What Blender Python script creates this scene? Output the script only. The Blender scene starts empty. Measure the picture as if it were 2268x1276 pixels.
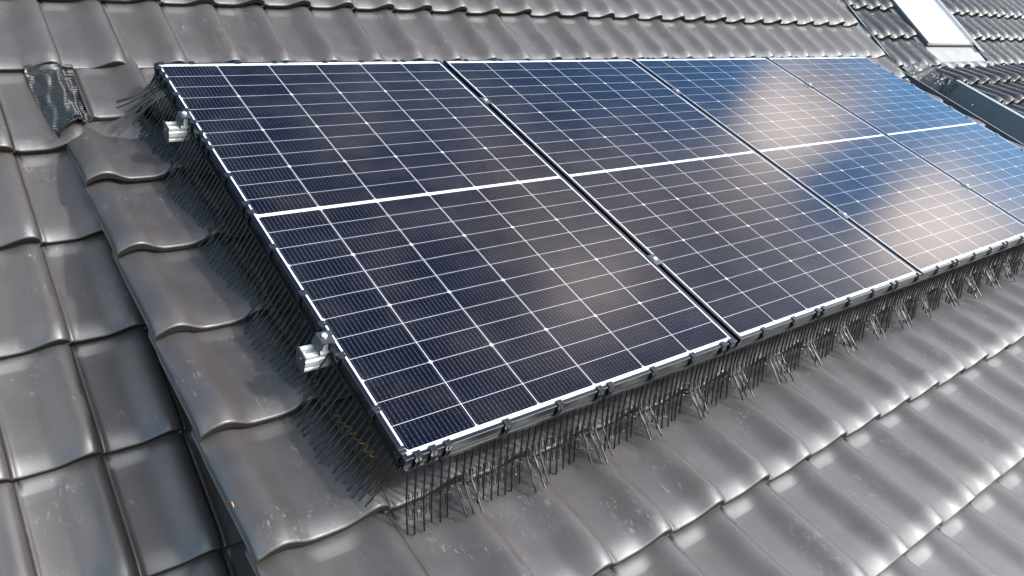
import bpy, bmesh, math, random
import numpy as np
from mathutils import Vector, Matrix

random.seed(7)
rng = np.random.default_rng(7)
SC = bpy.context.scene
COL = SC.collection

# ------------------------------------------------------------------ frames
# roof frame: x along the panel row, u up the dormer roof slope, w out of the roof
TH = math.radians(26.4)          # pitch of the dormer roof
BASE = Vector((0.0, 0.0, 6.6))   # panel corner above the ground
cT, sT = math.cos(TH), math.sin(TH)


def W(p):
    x, u, w = p
    return Vector((x, u * cT - w * sT, u * sT + w * cT)) + BASE


# ------------------------------------------------------------------ camera
cam_d = bpy.data.cameras.new("camera")
cam = bpy.data.objects.new("camera", cam_d)
COL.objects.link(cam)
SC.camera = cam
cam_d.sensor_width = 36.0
cam_d.lens = 27.07
cam_d.clip_start = 0.02
cam_d.clip_end = 2000
right = Vector((0.78734643, -0.61651082, 0.0)).normalized()
fwd = Vector((0.58898359, 0.75217368, -0.29552171)).normalized()
up = right.cross(fwd).normalized()
M = Matrix((right, up, -fwd)).transposed().to_4x4()
M.translation = Vector((-0.71089288, -2.84851659, 0.04170067)) + BASE
cam.matrix_world = M

SC.view_settings.view_transform = 'Standard'
SC.view_settings.look = 'None'
SC.view_settings.gamma = 1.0
SC.view_settings.exposure = 1.3
SC.cycles.max_bounces = 8
SC.cycles.glossy_bounces = 4
SC.cycles.diffuse_bounces = 3
SC.cycles.sample_clamp_indirect = 6.0

# ------------------------------------------------------------------ sun
SUN = Vector((0.46, -0.67, 0.58)).normalized()
sun_d = bpy.data.lights.new("sun", 'SUN')
sun_d.energy = 2.4
sun_d.angle = math.radians(2.5)
sun_d.color = (1.0, 0.97, 0.93)
sun = bpy.data.objects.new("sun", sun_d)
COL.objects.link(sun)
sun.location = Vector((6, -9, 9)) + BASE
sun.rotation_euler = SUN.to_track_quat('Z', 'Y').to_euler()

# ------------------------------------------------------------------ sky with clouds
world = bpy.data.worlds.new("World")
SC.world = world
world.use_nodes = True
nt = world.node_tree
nt.nodes.clear()


def N(tree, typ, **kw):
    n = tree.nodes.new(typ)
    for k, v in kw.items():
        setattr(n, k, v)
    return n


def math_node(tree, op, a, b=None, c=None, clamp=False):
    n = tree.nodes.new('ShaderNodeMath')
    n.operation = op
    n.use_clamp = clamp
    for i, v in enumerate((a, b, c)):
        if v is None:
            continue
        if isinstance(v, (int, float)):
            n.inputs[i].default_value = v
        else:
            tree.links.new(v, n.inputs[i])
    return n.outputs[0]


out = N(nt, 'ShaderNodeOutputWorld')
tc = N(nt, 'ShaderNodeTexCoord')
sky = N(nt, 'ShaderNodeTexSky', sky_type='NISHITA')
sky.sun_disc = False
sky.sun_elevation = math.asin(SUN.z)
sky.sun_rotation = math.atan2(SUN.x, SUN.y)
sky.air_density = 1.2
sky.dust_density = 0.6
sky.ozone_density = 2.0
bg_sky = N(nt, 'ShaderNodeBackground')
bg_sky.inputs['Strength'].default_value = 0.15
hsv = N(nt, 'ShaderNodeHueSaturation')
hsv.inputs['Saturation'].default_value = 1.4
nt.links.new(sky.outputs[0], hsv.inputs['Color'])
zen = N(nt, 'ShaderNodeSeparateXYZ')
nt.links.new(tc.outputs['Generated'], zen.inputs[0])
deep = N(nt, 'ShaderNodeMapRange')
deep.inputs['From Min'].default_value = 0.3
deep.inputs['From Max'].default_value = 0.78
deep.inputs['To Min'].default_value = 2.0
deep.inputs['To Max'].default_value = 0.5
nt.links.new(zen.outputs['Z'], deep.inputs['Value'])
sc_ = N(nt, 'ShaderNodeVectorMath', operation='SCALE')
nt.links.new(hsv.outputs[0], sc_.inputs[0])
nt.links.new(deep.outputs[0], sc_.inputs['Scale'])
nt.links.new(sc_.outputs[0], bg_sky.inputs['Color'])
noi = N(nt, 'ShaderNodeTexNoise')
noi.inputs['Scale'].default_value = 7.0
noi.inputs['Detail'].default_value = 6.0
noi.inputs['Roughness'].default_value = 0.55
noi.inputs['Distortion'].default_value = 0.4
nt.links.new(tc.outputs['Generated'], noi.inputs['Vector'])
noi2 = N(nt, 'ShaderNodeTexNoise')
noi2.inputs['Scale'].default_value = 1.3
noi2.inputs['Detail'].default_value = 2.0
nt.links.new(tc.outputs['Generated'], noi2.inputs['Vector'])
# banks of cloud: direction, radius, density (negative: clear sky)
BANKS = [
    ((0.289, 0.542, 0.789), 0.065, -0.09),
    ((0.361, 0.526, 0.770), 0.065, 0.16),
    ((0.434, 0.506, 0.745), 0.065, 0.18),
    ((0.507, 0.486, 0.712), 0.065, 0.21),
    ((0.371, 0.455, 0.810), 0.065, 0.18),
    ((0.452, 0.440, 0.776), 0.065, 0.22),
    ((0.551, 0.418, 0.722), 0.065, 0.16),
    ((0.596, 0.383, 0.705), 0.065, 0.22),
    ((0.384, 0.344, 0.857), 0.065, 0.18),
    ((0.459, 0.318, 0.829), 0.065, 0.17),
    ((0.516, 0.340, 0.787), 0.065, 0.21),
    ((0.578, 0.313, 0.753), 0.065, 0.14),
    ((0.636, 0.312, 0.705), 0.065, 0.41),
    ((0.604, 0.257, 0.754), 0.065, 0.27),
    ((0.658, 0.183, 0.730), 0.065, 0.57),
    ((0.703, 0.158, 0.693), 0.065, 0.11),
    ((0.645, 0.107, 0.756), 0.065, 0.10),
    ((0.709, 0.089, 0.699), 0.065, 0.14),
    ((0.582, 0.151, 0.799), 0.065, 0.15),
    ((0.512, 0.188, 0.838), 0.065, 0.18),
    ((0.414, 0.228, 0.881), 0.065, -0.07),
    ((0.455, 0.113, 0.883), 0.065, -0.07),
    ((0.542, 0.098, 0.835), 0.065, 0.14),
    ((0.592, 0.457, 0.664), 0.065, 0.20),
    ((0.645, 0.436, 0.628), 0.065, -0.18),
    ((0.707, 0.402, 0.582), 0.065, -0.10),
    ((0.643, 0.386, 0.662), 0.065, 0.12),
    ((0.706, 0.351, 0.615), 0.065, 0.17),
    ((0.762, 0.305, 0.571), 0.065, 0.05),
    ((0.699, 0.268, 0.663), 0.065, 0.28),
    ((0.752, 0.262, 0.605), 0.065, 0.24),
    ((0.800, 0.238, 0.551), 0.065, 0.25),
    ((0.730, 0.188, 0.657), 0.065, 0.24),
    ((0.788, 0.183, 0.588), 0.065, 0.24),
    ((0.834, 0.158, 0.529), 0.065, 0.37),
    ((0.778, 0.087, 0.623), 0.065, 0.28),
    ((0.839, 0.087, 0.538), 0.065, 0.31),
    ((0.875, 0.060, 0.480), 0.065, 0.16),
    ((0.756, 0.370, 0.540), 0.065, 0.03),
    ((0.796, 0.345, 0.497), 0.065, -0.36),
    ((0.827, 0.324, 0.460), 0.065, 0.26),
    ((0.827, 0.284, 0.485), 0.065, 0.33),
    ((0.855, 0.259, 0.450), 0.065, 0.22),
    ((0.848, 0.218, 0.483), 0.065, 0.15),
    ((0.868, 0.158, 0.470), 0.065, -0.44),
    ((0.890, 0.110, 0.442), 0.065, 0.23),
    ((0.906, 0.061, 0.420), 0.065, 0.49),
    ((0.931, 0.040, 0.363), 0.065, 0.27),
    ((0.878, 0.276, 0.391), 0.065, 0.02),
    ((0.879, 0.225, 0.420), 0.065, 0.47),
    ((0.900, 0.201, 0.386), 0.065, -0.23),
    ((0.908, 0.136, 0.397), 0.065, 0.29),
    ((0.932, 0.095, 0.350), 0.065, -0.18),
    ((0.55, -0.60, 0.52), 0.55, 1.0), ((-0.66, 0.0, 0.75), 0.34, 1.0), ((0.0, -0.88, 0.46), 0.45, 0.9),
    ((0.95, -0.25, 0.20), 0.22, 0.6), ((0.92, -0.14, 0.37), 0.11, 0.8),  ((-0.05, 0.06, 0.99), 0.30, 1.0), ((-0.1, 0.7, 0.7), 0.4, -0.5),
]
acc = None
for c, r, a in BANKS:
    v = Vector(c).normalized()
    dn = N(nt, 'ShaderNodeVectorMath', operation='DISTANCE')
    nt.links.new(tc.outputs['Generated'], dn.inputs[0])
    dn.inputs[1].default_value = v
    q = math_node(nt, 'DIVIDE', dn.outputs['Value'], r)
    q = math_node(nt, 'MULTIPLY', q, q)
    q = math_node(nt, 'MULTIPLY', q, -1.0)
    q = math_node(nt, 'EXPONENT', q)
    q = math_node(nt, 'MULTIPLY', q, a)
    acc = q if acc is None else math_node(nt, 'ADD', acc, q)
dens = math_node(nt, 'ADD', acc, math_node(nt, 'MULTIPLY', math_node(nt, 'SUBTRACT', noi.outputs['Fac'], 0.5), 0.55))
mask = N(nt, 'ShaderNodeMapRange', interpolation_type='SMOOTHSTEP')
mask.inputs['From Min'].default_value = 0.12
mask.inputs['From Max'].default_value = 0.85
nt.links.new(dens, mask.inputs['Value'])
# clouds brighten towards the sun and towards the horizon, grey overhead
sepd = N(nt, 'ShaderNodeSeparateXYZ')
nt.links.new(tc.outputs['Generated'], sepd.inputs[0])
lum = None
for c, r, a in (((0.833, 0.256, 0.491), 0.09, 1.0), ((0.904, 0.063, 0.423), 0.09, 1.0), ((0.655, 0.19, 0.73), 0.10, 1.05), ((0.864, 0.289, 0.412), 0.045, -1.1),
                ((0.76, 0.22, 0.61), 0.13, -0.6), ((0.60, 0.34, 0.72), 0.1, -0.45), ((0.60, 0.27, 0.75), 0.22, -0.3), ((-0.02, 0.06, 0.99), 0.40, -2.3)):
    dn = N(nt, 'ShaderNodeVectorMath', operation='DISTANCE')
    nt.links.new(tc.outputs['Generated'], dn.inputs[0])
    dn.inputs[1].default_value = Vector(c).normalized()
    q = math_node(nt, 'DIVIDE', dn.outputs['Value'], r)
    q = math_node(nt, 'EXPONENT', math_node(nt, 'MULTIPLY', math_node(nt, 'MULTIPLY', q, q), -1.0))
    q = math_node(nt, 'MULTIPLY', q, a)
    lum = q if lum is None else math_node(nt, 'ADD', lum, q)
lum = math_node(nt, 'MULTIPLY', math_node(nt, 'EXPONENT', lum), 1.35)
dsun = N(nt, 'ShaderNodeVectorMath', operation='DISTANCE')
nt.links.new(tc.outputs['Generated'], dsun.inputs[0])
dsun.inputs[1].default_value = SUN
gl = N(nt, 'ShaderNodeMapRange', interpolation_type='SMOOTHSTEP')
gl.inputs['From Min'].default_value = 0.85
gl.inputs['From Max'].default_value = 0.1
gl.inputs['To Min'].default_value = 0.0
gl.inputs['To Max'].default_value = 4.5
nt.links.new(dsun.outputs['Value'], gl.inputs['Value'])
cst = math_node(nt, 'ADD', lum, gl.outputs[0])
bg_cl = N(nt, 'ShaderNodeBackground')
wd = N(nt, 'ShaderNodeVectorMath', operation='DISTANCE')
nt.links.new(tc.outputs['Generated'], wd.inputs[0])
wd.inputs[1].default_value = (0.78, 0.20, 0.59)
wf = N(nt, 'ShaderNodeMapRange', interpolation_type='SMOOTHSTEP')
wf.inputs['From Min'].default_value = 0.30
wf.inputs['From Max'].default_value = 0.50
nt.links.new(wd.outputs['Value'], wf.inputs['Value'])
ccol = N(nt, 'ShaderNodeMix', data_type='RGBA')
ccol.inputs[6].default_value = (1.0, 0.88, 0.815, 1)
ccol.inputs[7].default_value = (0.95, 0.97, 1.0, 1)
nt.links.new(wf.outputs[0], ccol.inputs['Factor'])
nt.links.new(ccol.outputs[2], bg_cl.inputs['Color'])
nt.links.new(cst, bg_cl.inputs['Strength'])
mx = N(nt, 'ShaderNodeMixShader')
nt.links.new(mask.outputs[0], mx.inputs['Fac'])
nt.links.new(bg_sky.outputs[0], mx.inputs[1])
nt.links.new(bg_cl.outputs[0], mx.inputs[2])
nt.links.new(mx.outputs[0], out.inputs['Surface'])


# ------------------------------------------------------------------ materials
def new_mat(name):
    m = bpy.data.materials.new(name)
    m.use_nodes = True
    t = m.node_tree
    b = t.nodes['Principled BSDF']
    return m, t, b


def simple(name, col, rough=0.5, metal=0.0, spec=0.5, bump=0.0, bscale=200.0, var=0.0):
    m, t, b = new_mat(name)
    b.inputs['Base Color'].default_value = (*col, 1)
    b.inputs['Roughness'].default_value = rough
    b.inputs['Metallic'].default_value = metal
    b.inputs['Specular IOR Level'].default_value = spec
    if bump or var:
        c = N(t, 'ShaderNodeTexCoord')
        n = N(t, 'ShaderNodeTexNoise')
        n.inputs['Scale'].default_value = bscale
        n.inputs['Detail'].default_value = 5
        t.links.new(c.outputs['Object'], n.inputs['Vector'])
        if bump:
            bp = N(t, 'ShaderNodeBump')
            bp.inputs['Strength'].default_value = bump
            bp.inputs['Distance'].default_value = 0.002
            t.links.new(n.outputs['Fac'], bp.inputs['Height'])
            t.links.new(bp.outputs[0], b.inputs['Normal'])
        if var:
            mr = N(t, 'ShaderNodeMapRange')
            mr.inputs['From Min'].default_value = 0.3
            mr.inputs['From Max'].default_value = 0.7
            mr.inputs['To Min'].default_value = max(0.02, rough - var)
            mr.inputs['To Max'].default_value = min(1.0, rough + var)
            t.links.new(n.outputs['Fac'], mr.inputs['Value'])
            t.links.new(mr.outputs[0], b.inputs['Roughness'])
    return m


def noise(t, vec, scale, detail=3.0, rough=0.5, dist=0.0):
    n = N(t, 'ShaderNodeTexNoise')
    n.inputs['Scale'].default_value = scale
    n.inputs['Detail'].default_value = detail
    n.inputs['Roughness'].default_value = rough
    n.inputs['Distortion'].default_value = dist
    t.links.new(vec, n.inputs['Vector'])
    return n.outputs['Fac']


def smooth(t, val, a, b, lo=0.0, hi=1.0):
    m = N(t, 'ShaderNodeMapRange', interpolation_type='SMOOTHSTEP')
    m.inputs['From Min'].default_value = a
    m.inputs['From Max'].default_value = b
    m.inputs['To Min'].default_value = lo
    m.inputs['To Max'].default_value = hi
    t.links.new(val, m.inputs['Value'])
    return m.outputs[0]


def mixc(t, fac, a, b):
    m = N(t, 'ShaderNodeMix', data_type='RGBA')
    if isinstance(fac, (int, float)):
        m.inputs['Factor'].default_value = fac
    else:
        t.links.new(fac, m.inputs['Factor'])
    for s, v in ((6, a), (7, b)):
        if isinstance(v, tuple):
            m.inputs[s].default_value = (*v, 1)
        else:
            t.links.new(v, m.inputs[s])
    return m.outputs[2]


def tile_material(name, base, rough, dust=1.0, ior=1.9):
    m, t, b = new_mat(name)
    c = N(t, 'ShaderNodeTexCoord')
    v = c.outputs['Object']
    geo = N(t, 'ShaderNodeNewGeometry')
    isl = geo.outputs['Random Per Island']
    col = mixc(t, isl, tuple(k * 0.80 for k in base), tuple(k * 1.22 for k in base))
    # mottled engobe
    col = mixc(t, smooth(t, noise(t, v, 9, 4), 0.35, 0.7, 0, 0.45), col, (base[0] * 1.35, base[1] * 1.22, base[2] * 1.1))
    col = mixc(t, smooth(t, noise(t, v, 330, 3, 0.7), 0.40, 0.62, 0.0, 0.35), col, tuple(k * 1.6 for k in base))
    # handling marks: pale chalky scuffs in loose patches
    mp = N(t, 'ShaderNodeMapping')
    mp.inputs['Rotation'].default_value = (0, 0, 0.5)
    mp.inputs['Scale'].default_value = (1.0, 0.35, 1.0)
    t.links.new(v, mp.inputs['Vector'])
    streak = smooth(t, noise(t, mp.outputs[0], 95, 6, 0.65, 1.5), 0.565, 0.69)
    patch = smooth(t, noise(t, v, 7.5, 3, 0.5, 0.6), 0.50, 0.64)
    speck = smooth(t, noise(t, v, 160, 2, 0.5), 0.73, 0.79)
    scuff = math_node(t, 'MULTIPLY', math_node(t, 'MULTIPLY', streak, patch), 0.55 * dust)
    scuff = math_node(t, 'ADD', scuff, math_node(t, 'MULTIPLY', speck, 0.10 * dust), clamp=True)
    col = mixc(t, scuff, col, (0.36, 0.36, 0.37))
    # thin film of brownish dust
    mp2 = N(t, 'ShaderNodeMapping')
    mp2.inputs['Scale'].default_value = (1.0, 0.28, 0.6)
    t.links.new(v, mp2.inputs['Vector'])
    film = math_node(t, 'MULTIPLY', smooth(t, noise(t, mp2.outputs[0], 11, 6, 0.62, 0.4), 0.42, 0.70), 0.6 * dust)
    col = mixc(t, film, col, (0.062, 0.052, 0.043))
    t.links.new(col, b.inputs['Base Color'])
    r = smooth(t, noise(t, v, 14, 5), 0.3, 0.7, rough - 0.045, rough + 0.06)
    r = math_node(t, 'ADD', r, math_node(t, 'MULTIPLY', scuff, 0.5))
    t.links.new(r, b.inputs['Roughness'])
    b.inputs['IOR'].default_value = ior
    b.inputs['Specular IOR Level'].default_value = 0.5
    bp = N(t, 'ShaderNodeBump')
    bp.inputs['Strength'].default_value = 0.16
    bp.inputs['Distance'].default_value = 0.0015
    hgt = math_node(t, 'ADD', noise(t, v, 30, 6, 0.6), math_node(t, 'MULTIPLY', noise(t, v, 420, 3, 0.6), 0.16))
    t.links.new(hgt, bp.inputs['Height'])
    t.links.new(bp.outputs[0], b.inputs['Normal'])
    return m


M_TILE = tile_material("grey_engobe_tile", (0.060, 0.0555, 0.056), 0.40)
M_TILE_NB = tile_material("dark_glazed_tile", (0.016, 0.0165, 0.0185), 0.27, 0.3)
M_EDGE_SHADE = simple("shaded_tile_edge", (0.030, 0.026, 0.023), 0.75, 0.0, 0.2, 0.2, 90)  # shade under the tile overlaps, put into the colour
M_CLAY = simple("raw_clay", (0.30, 0.13, 0.07), 0.8)
M_BLACK_ANOD = simple("black_anodised_aluminium", (0.018, 0.019, 0.021), 0.34, 0.0, 0.6, 0.03, 900, 0.05)
M_FRAME = simple("frame_anodised", (0.058, 0.063, 0.069), 0.27, 1.0, 0.5, 0.03, 900, 0.06)
M_PLASTIC = simple("black_plastic", (0.003, 0.0031, 0.0036), 0.30, 0.0, 0.36)
M_CLIP = simple("black_clip_plastic", (0.010, 0.011, 0.014), 0.22, 0.0, 0.6)
M_ALU = simple("mill_aluminium", (0.42, 0.42, 0.415), 0.42, 0.35, 0.5, 0.05, 500, 0.08)
M_BOLT = simple("zinc_bolt", (0.78, 0.79, 0.8), 0.25, 0.9, 0.5)
M_DARK_METAL = simple("dark_coated_metal", (0.028, 0.034, 0.038), 0.42, 0.0, 0.5, 0.04, 60, 0.06)
M_GREY_METAL = simple("slate_grey_sheet", (0.075, 0.087, 0.094), 0.42, 0.0, 0.5, 0.05, 14, 0.08)
M_WINFRAME = simple("grey_window_cladding", (0.27, 0.29, 0.30), 0.38, 0.3, 0.5, 0.02, 40, 0.05)
M_APRON = simple("pale_apron_metal", (0.09, 0.09, 0.087), 0.6, 0.0, 0.5, 0.15, 9, 0.1)
M_WALL = simple("pale_render", (0.62, 0.60, 0.56), 0.85, 0.0, 0.3, 0.4, 150)
M_WOOD = simple("dark_cladding", (0.02, 0.02, 0.022), 0.7, 0.0, 0.3, 0.2, 40)
M_CABLE = simple("yellow_green_cable", (0.22, 0.20, 0.02), 0.5)
M_UNDER = simple("dark_underlay", (0.02, 0.02, 0.02), 0.9)


def lead_material(name, base, speck, rough=0.22):
    m, t, b = new_mat(name)
    c = N(t, 'ShaderNodeTexCoord')
    v = c.outputs['Object']
    s = math_node(t, 'MULTIPLY', smooth(t, noise(t, v, 42, 4, 0.6), 0.57, 0.66), smooth(t, noise(t, v, 7, 2), 0.42, 0.62))
    col = mixc(t, math_node(t, 'MULTIPLY', s, speck), base, (0.62, 0.63, 0.63))
    t.links.new(col, b.inputs['Base Color'])
    t.links.new(smooth(t, noise(t, v, 25, 3), 0.3, 0.7, rough, rough + .2), b.inputs['Roughness'])
    bp = N(t, 'ShaderNodeBump')
    bp.inputs['Strength'].default_value = 0.5
    bp.inputs['Distance'].default_value = 0.006
    t.links.new(noise(t, v, 45, 4), bp.inputs['Height'])
    t.links.new(bp.outputs[0], b.inputs['Normal'])
    return m


M_LEAD = lead_material("black_pleated_lead", (0.005, 0.0052, 0.006), 0.03, 0.24)
M_LEAD.node_tree.nodes["Principled BSDF"].inputs["Specular IOR Level"].default_value = 0.35
M_LEAD_OLD = lead_material("weathered_lead", (0.018, 0.020, 0.021), 0.9, 0.5)

# photovoltaic laminate -------------------------------------------------
PW, PH, GAP = 1.134, 1.762, 0.017
CPX, RPY, MID = 0.1838, 0.07105, 0.012
mxg = (PW - 6 * CPX) / 2


def pv_material():
    m, t, b = new_mat("pv_laminate")
    c = N(t, 'ShaderNodeTexCoord')
    s = N(t, 'ShaderNodeSeparateXYZ')
    t.links.new(c.outputs['Object'], s.inputs[0])
    X, Y = s.outputs['X'], s.outputs['Y']
    mt = lambda op, a, bb=None, cc=None: math_node(t, op, a, bb, cc)
    cx = mt('DIVIDE', mt('SUBTRACT', X, mxg), CPX)
    fx = mt('FRACT', cx)
    dx = mt('MULTIPLY', mt('MINIMUM', fx, mt('SUBTRACT', 1.0, fx)), CPX)
    q = mt('SUBTRACT', mt('ABSOLUTE', mt('SUBTRACT', Y, PH / 2)), MID / 2)
    ry = mt('DIVIDE', q, RPY)
    fy = mt('FRACT', ry)
    dy = mt('MULTIPLY', mt('MINIMUM', fy, mt('SUBTRACT', 1.0, fy)), RPY)
    r3 = mt('FRACT', mt('DIVIDE', ry, 3.0))
    d3 = mt('MULTIPLY', mt('MINIMUM', r3, mt('SUBTRACT', 1.0, r3)), RPY * 3)
    line = mt('MAXIMUM', mt('LESS_THAN', dx, 0.0008), mt('LESS_THAN', dy, 0.00048))
    line = mt('MAXIMUM', line, mt('LESS_THAN', mt('ADD', dx, d3), 0.0062))
    line = mt('MAXIMUM', line, mt('LESS_THAN', q, 0.0))
    line = mt('MAXIMUM', line, mt('GREATER_THAN', ry, 12.0))
    line = mt('MAXIMUM', line, mt('LESS_THAN', cx, 0.0))
    line = mt('MAXIMUM', line, mt('GREATER_THAN', cx, 6.0))
    # busbars, sixteen wires to a cell, with solder pads
    fb = mt('FRACT', mt('MULTIPLY', fx, 15.0))
    db = mt('MULTIPLY', mt('ABSOLUTE', mt('SUBTRACT', fb, 0.5)), CPX / 15)
    bus = mt('LESS_THAN', db, 0.00018)
    pad = mt('MULTIPLY', mt('LESS_THAN', db, 0.0005), mt('LESS_THAN', mt('ABSOLUTE', mt('SUBTRACT', mt('FRACT', mt('MULTIPLY', fy, 5.0)), 0.5)), 0.035))
    # each cell its own shade of blue black
    cell = N(t, 'ShaderNodeCombineXYZ')
    t.links.new(mt('FLOOR', cx), cell.inputs[0])
    t.links.new(mt('FLOOR', mt('DIVIDE', Y, RPY)), cell.inputs[1])
    oi = N(t, 'ShaderNodeObjectInfo')
    t.links.new(oi.outputs['Random'], cell.inputs[2])
    wn = N(t, 'ShaderNodeTexWhiteNoise')
    t.links.new(cell.outputs[0], wn.inputs['Vector'])
    col = mixc(t, wn.outputs['Value'], (0.0014, 0.0016, 0.0045), (0.002, 0.0023, 0.0062))
    # faint dust on the glass
    du = smooth(t, noise(t, c.outputs['Object'], 6, 5, 0.6), 0.35, 0.8, 0.0, 0.02)
    col = mixc(t, du, col, (0.4, 0.37, 0.33))
    col = mixc(t, mt('MULTIPLY', bus, 0.4), col, (0.20, 0.20, 0.22))
    col = mixc(t, mt('MULTIPLY', pad, 0.25), col, (0.6, 0.58, 0.6))
    rib = mt('LESS_THAN', mt('ABSOLUTE', mt('ADD', q, MID / 2)), 0.0016)
    white = mixc(t, mt('MULTIPLY', rib, 0.35), (0.36, 0.37, 0.38), (0.22, 0.26, 0.30))
    col = mixc(t, line, col, white)
    t.links.new(col, b.inputs['Base Color'])
    b.inputs['Roughness'].default_value = 0.6
    b.inputs['Specular IOR Level'].default_value = 0.0
    b.inputs['Coat Weight'].default_value = 0.52
    b.inputs['Coat Roughness'].default_value = 0.11
    b.inputs['Coat IOR'].default_value = 1.45
    return m


M_PV = pv_material()

m, t, b = new_mat("white_window_glass")
b.inputs['Base Color'].default_value = (0.86, 0.88, 0.88, 1)  # plain white base under a clear coat
b.inputs['Roughness'].default_value = 0.55
b.inputs['Coat Weight'].default_value = 1.0
b.inputs['Coat Roughness'].default_value = 0.03
M_GLASS = m

m, t, b = new_mat("garden_ground")
c = N(t, 'ShaderNodeTexCoord')
f1 = noise(t, c.outputs['Object'], 0.35, 6)
col = mixc(t, smooth(t, f1, 0.4, 0.6), (0.07, 0.09, 0.035), (0.13, 0.125, 0.11))
col = mixc(t, smooth(t, noise(t, c.outputs['Object'], 6, 5), 0.35, 0.7, 0, 0.6), col, (0.05, 0.065, 0.03))
t.links.new(col, b.inputs['Base Color'])
b.inputs['Roughness'].default_value = 0.95
M_GROUND = m


# ------------------------------------------------------------------ mesh builder
class MB:
    """collects shapes in the roof frame and links them as one mesh object"""

    def __init__(s):
        s.v, s.f, s.n, s.m = [], [], 0, []

    def add(s, verts, faces, mi=0):
        s.v.append(np.asarray(verts, float))
        s.m += [mi] * len(faces)
        o = s.n
        s.f += [tuple(i + o for i in f) for f in faces]
        s.n += len(verts)
        return s

    def box(s, lo, hi, bev=0.0, rot=None):
        lo, hi = np.array(lo, float), np.array(hi, float)
        b = bmesh.new()
        bmesh.ops.create_cube(b, size=1.0)
        c, d = (lo + hi) / 2, hi - lo
        for v in b.verts:
            v.co = Vector((v.co.x * d[0], v.co.y * d[1], v.co.z * d[2]))
        if bev:
            bmesh.ops.bevel(b, geom=b.edges[:], offset=bev, segments=2, profile=0.5, affect='EDGES')
        if rot is not None:
            for v in b.verts:
                v.co = rot @ v.co
        for v in b.verts:
            v.co += Vector(c)
        b.verts.index_update()
        s.add([v.co[:] for v in b.verts], [[v.index for v in f.verts] for f in b.faces])
        b.free()
        return s

    def prism(s, poly, axis, a, b):
        """extrude a 2-D polygon along axis 0/1/2 from a to b"""
        n = len(poly)
        vs = []
        for e in (a, b):
            for p in poly:
                q = [p[0], p[1]]
                q.insert(axis, e)
                vs.append(q)
        fs = [tuple(range(n - 1, -1, -1)), tuple(range(n, 2 * n))]
        fs += [(i, (i + 1) % n, n + (i + 1) % n, n + i) for i in range(n)]
        return s.add(vs, fs)

    def grid(s, P, flip=False):
        P = np.asarray(P, float)
        a, b = P.shape[:2]
        fs = [(i * b + j, i * b + j + 1, (i + 1) * b + j + 1, (i + 1) * b + j) for i in range(a - 1) for j in range(b - 1)]
        if flip:
            fs = [f[::-1] for f in fs]
        return s.add(P.reshape(-1, 3), fs)

    def tube(s, pts, r, sides=5, r2=None):
        P = np.asarray(pts, float)
        n = len(P)
        T = np.gradient(P, axis=0)
        T /= np.linalg.norm(T, axis=1)[:, None] + 1e-12
        ref = np.array([0.31, 0.17, 0.93])
        vs = []
        for i in range(n):
            a = np.cross(T[i], ref)
            a /= np.linalg.norm(a) + 1e-12
            b = np.cross(T[i], a)
            rr = r if r2 is None else r + (r2 - r) * i / (n - 1)
            for k in range(sides):
                an = 2 * math.pi * k / sides
                vs.append(P[i] + rr * (math.cos(an) * a + math.sin(an) * b))
        fs = [(i * sides + k, i * sides + (k + 1) % sides, (i + 1) * sides + (k + 1) % sides, (i + 1) * sides + k)
              for i in range(n - 1) for k in range(sides)]
        fs += [tuple(range(sides - 1, -1, -1)), tuple(range((n - 1) * sides, n * sides))]
        return s.add(vs, fs)

    def lathe(s, prof, c, axis=2, seg=20):
        vs, fs = [], []
        for (r, h) in prof:
            for k in range(seg):
                a = 2 * math.pi * k / seg
                q = [r * math.cos(a), r * math.sin(a)]
                q.insert(axis, h)
                vs.append([q[0] + c[0], q[1] + c[1], q[2] + c[2]])
        for i in range(len(prof) - 1):
            for k in range(seg):
                fs.append((i * seg + k, i * seg + (k + 1) % seg, (i + 1) * seg + (k + 1) % seg, (i + 1) * seg + k))
        fs.append(tuple(range((len(prof) - 1) * seg, len(prof) * seg)))
        return s.add(vs, fs)

    def build(s, name, mat, parent=None, off=(0, 0, 0), smooth=True, angle=35, raw=False, recalc=True):
        me = bpy.data.meshes.new(name)
        V = np.concatenate(s.v) - np.array(off, float)
        me.from_pydata(V.tolist(), [], s.f)
        for mm in (mat if isinstance(mat, tuple) else (mat,)):
            me.materials.append(mm)
        if any(s.m):
            me.polygons.foreach_set('material_index', s.m)
        if recalc:
            b = bmesh.new()
            b.from_mesh(me)
            bmesh.ops.recalc_face_normals(b, faces=b.faces[:])
            b.to_mesh(me)
            b.free()
        if smooth:
            me.polygons.foreach_set('use_smooth', [True] * len(me.polygons))
            me.set_sharp_from_angle(angle=math.radians(angle))
        o = bpy.data.objects.new(name, me)
        COL.objects.link(o)
        if parent is not None:
            o.parent = parent
        elif not raw:
            o.location = W(off)
            o.rotation_euler = (TH, 0, 0)
        return o


def tag(o, label=None, cat=None, group=None, kind=None):
    if label:
        o['label'] = label
    if cat:
        o['category'] = cat
    if group:
        o['group'] = group
    if kind:
        o['kind'] = kind
    return o


def thing(name, label, cat, pos, group=None):
    o = bpy.data.objects.new(name, None)
    COL.objects.link(o)
    o.empty_display_size = 0.1
    o.location = W(pos)
    o.rotation_euler = (TH, 0, 0)
    return tag(o, label, cat, group)


def dup(root, pos):
    r = root.copy()
    COL.objects.link(r)
    r.location = W(pos)
    for ch in list(root.children):
        c = ch.copy()
        COL.objects.link(c)
        c.parent = r
        for g in list(ch.children):
            d = g.copy()
            COL.objects.link(d)
            d.parent = c
    return r


# ------------------------------------------------------------------ roof tiles
def smoothstep(e0, e1, x):
    k = np.clip((np.asarray(x, float) - e0) / (e1 - e0), 0, 1)
    return k * k * (3 - 2 * k)


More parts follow.
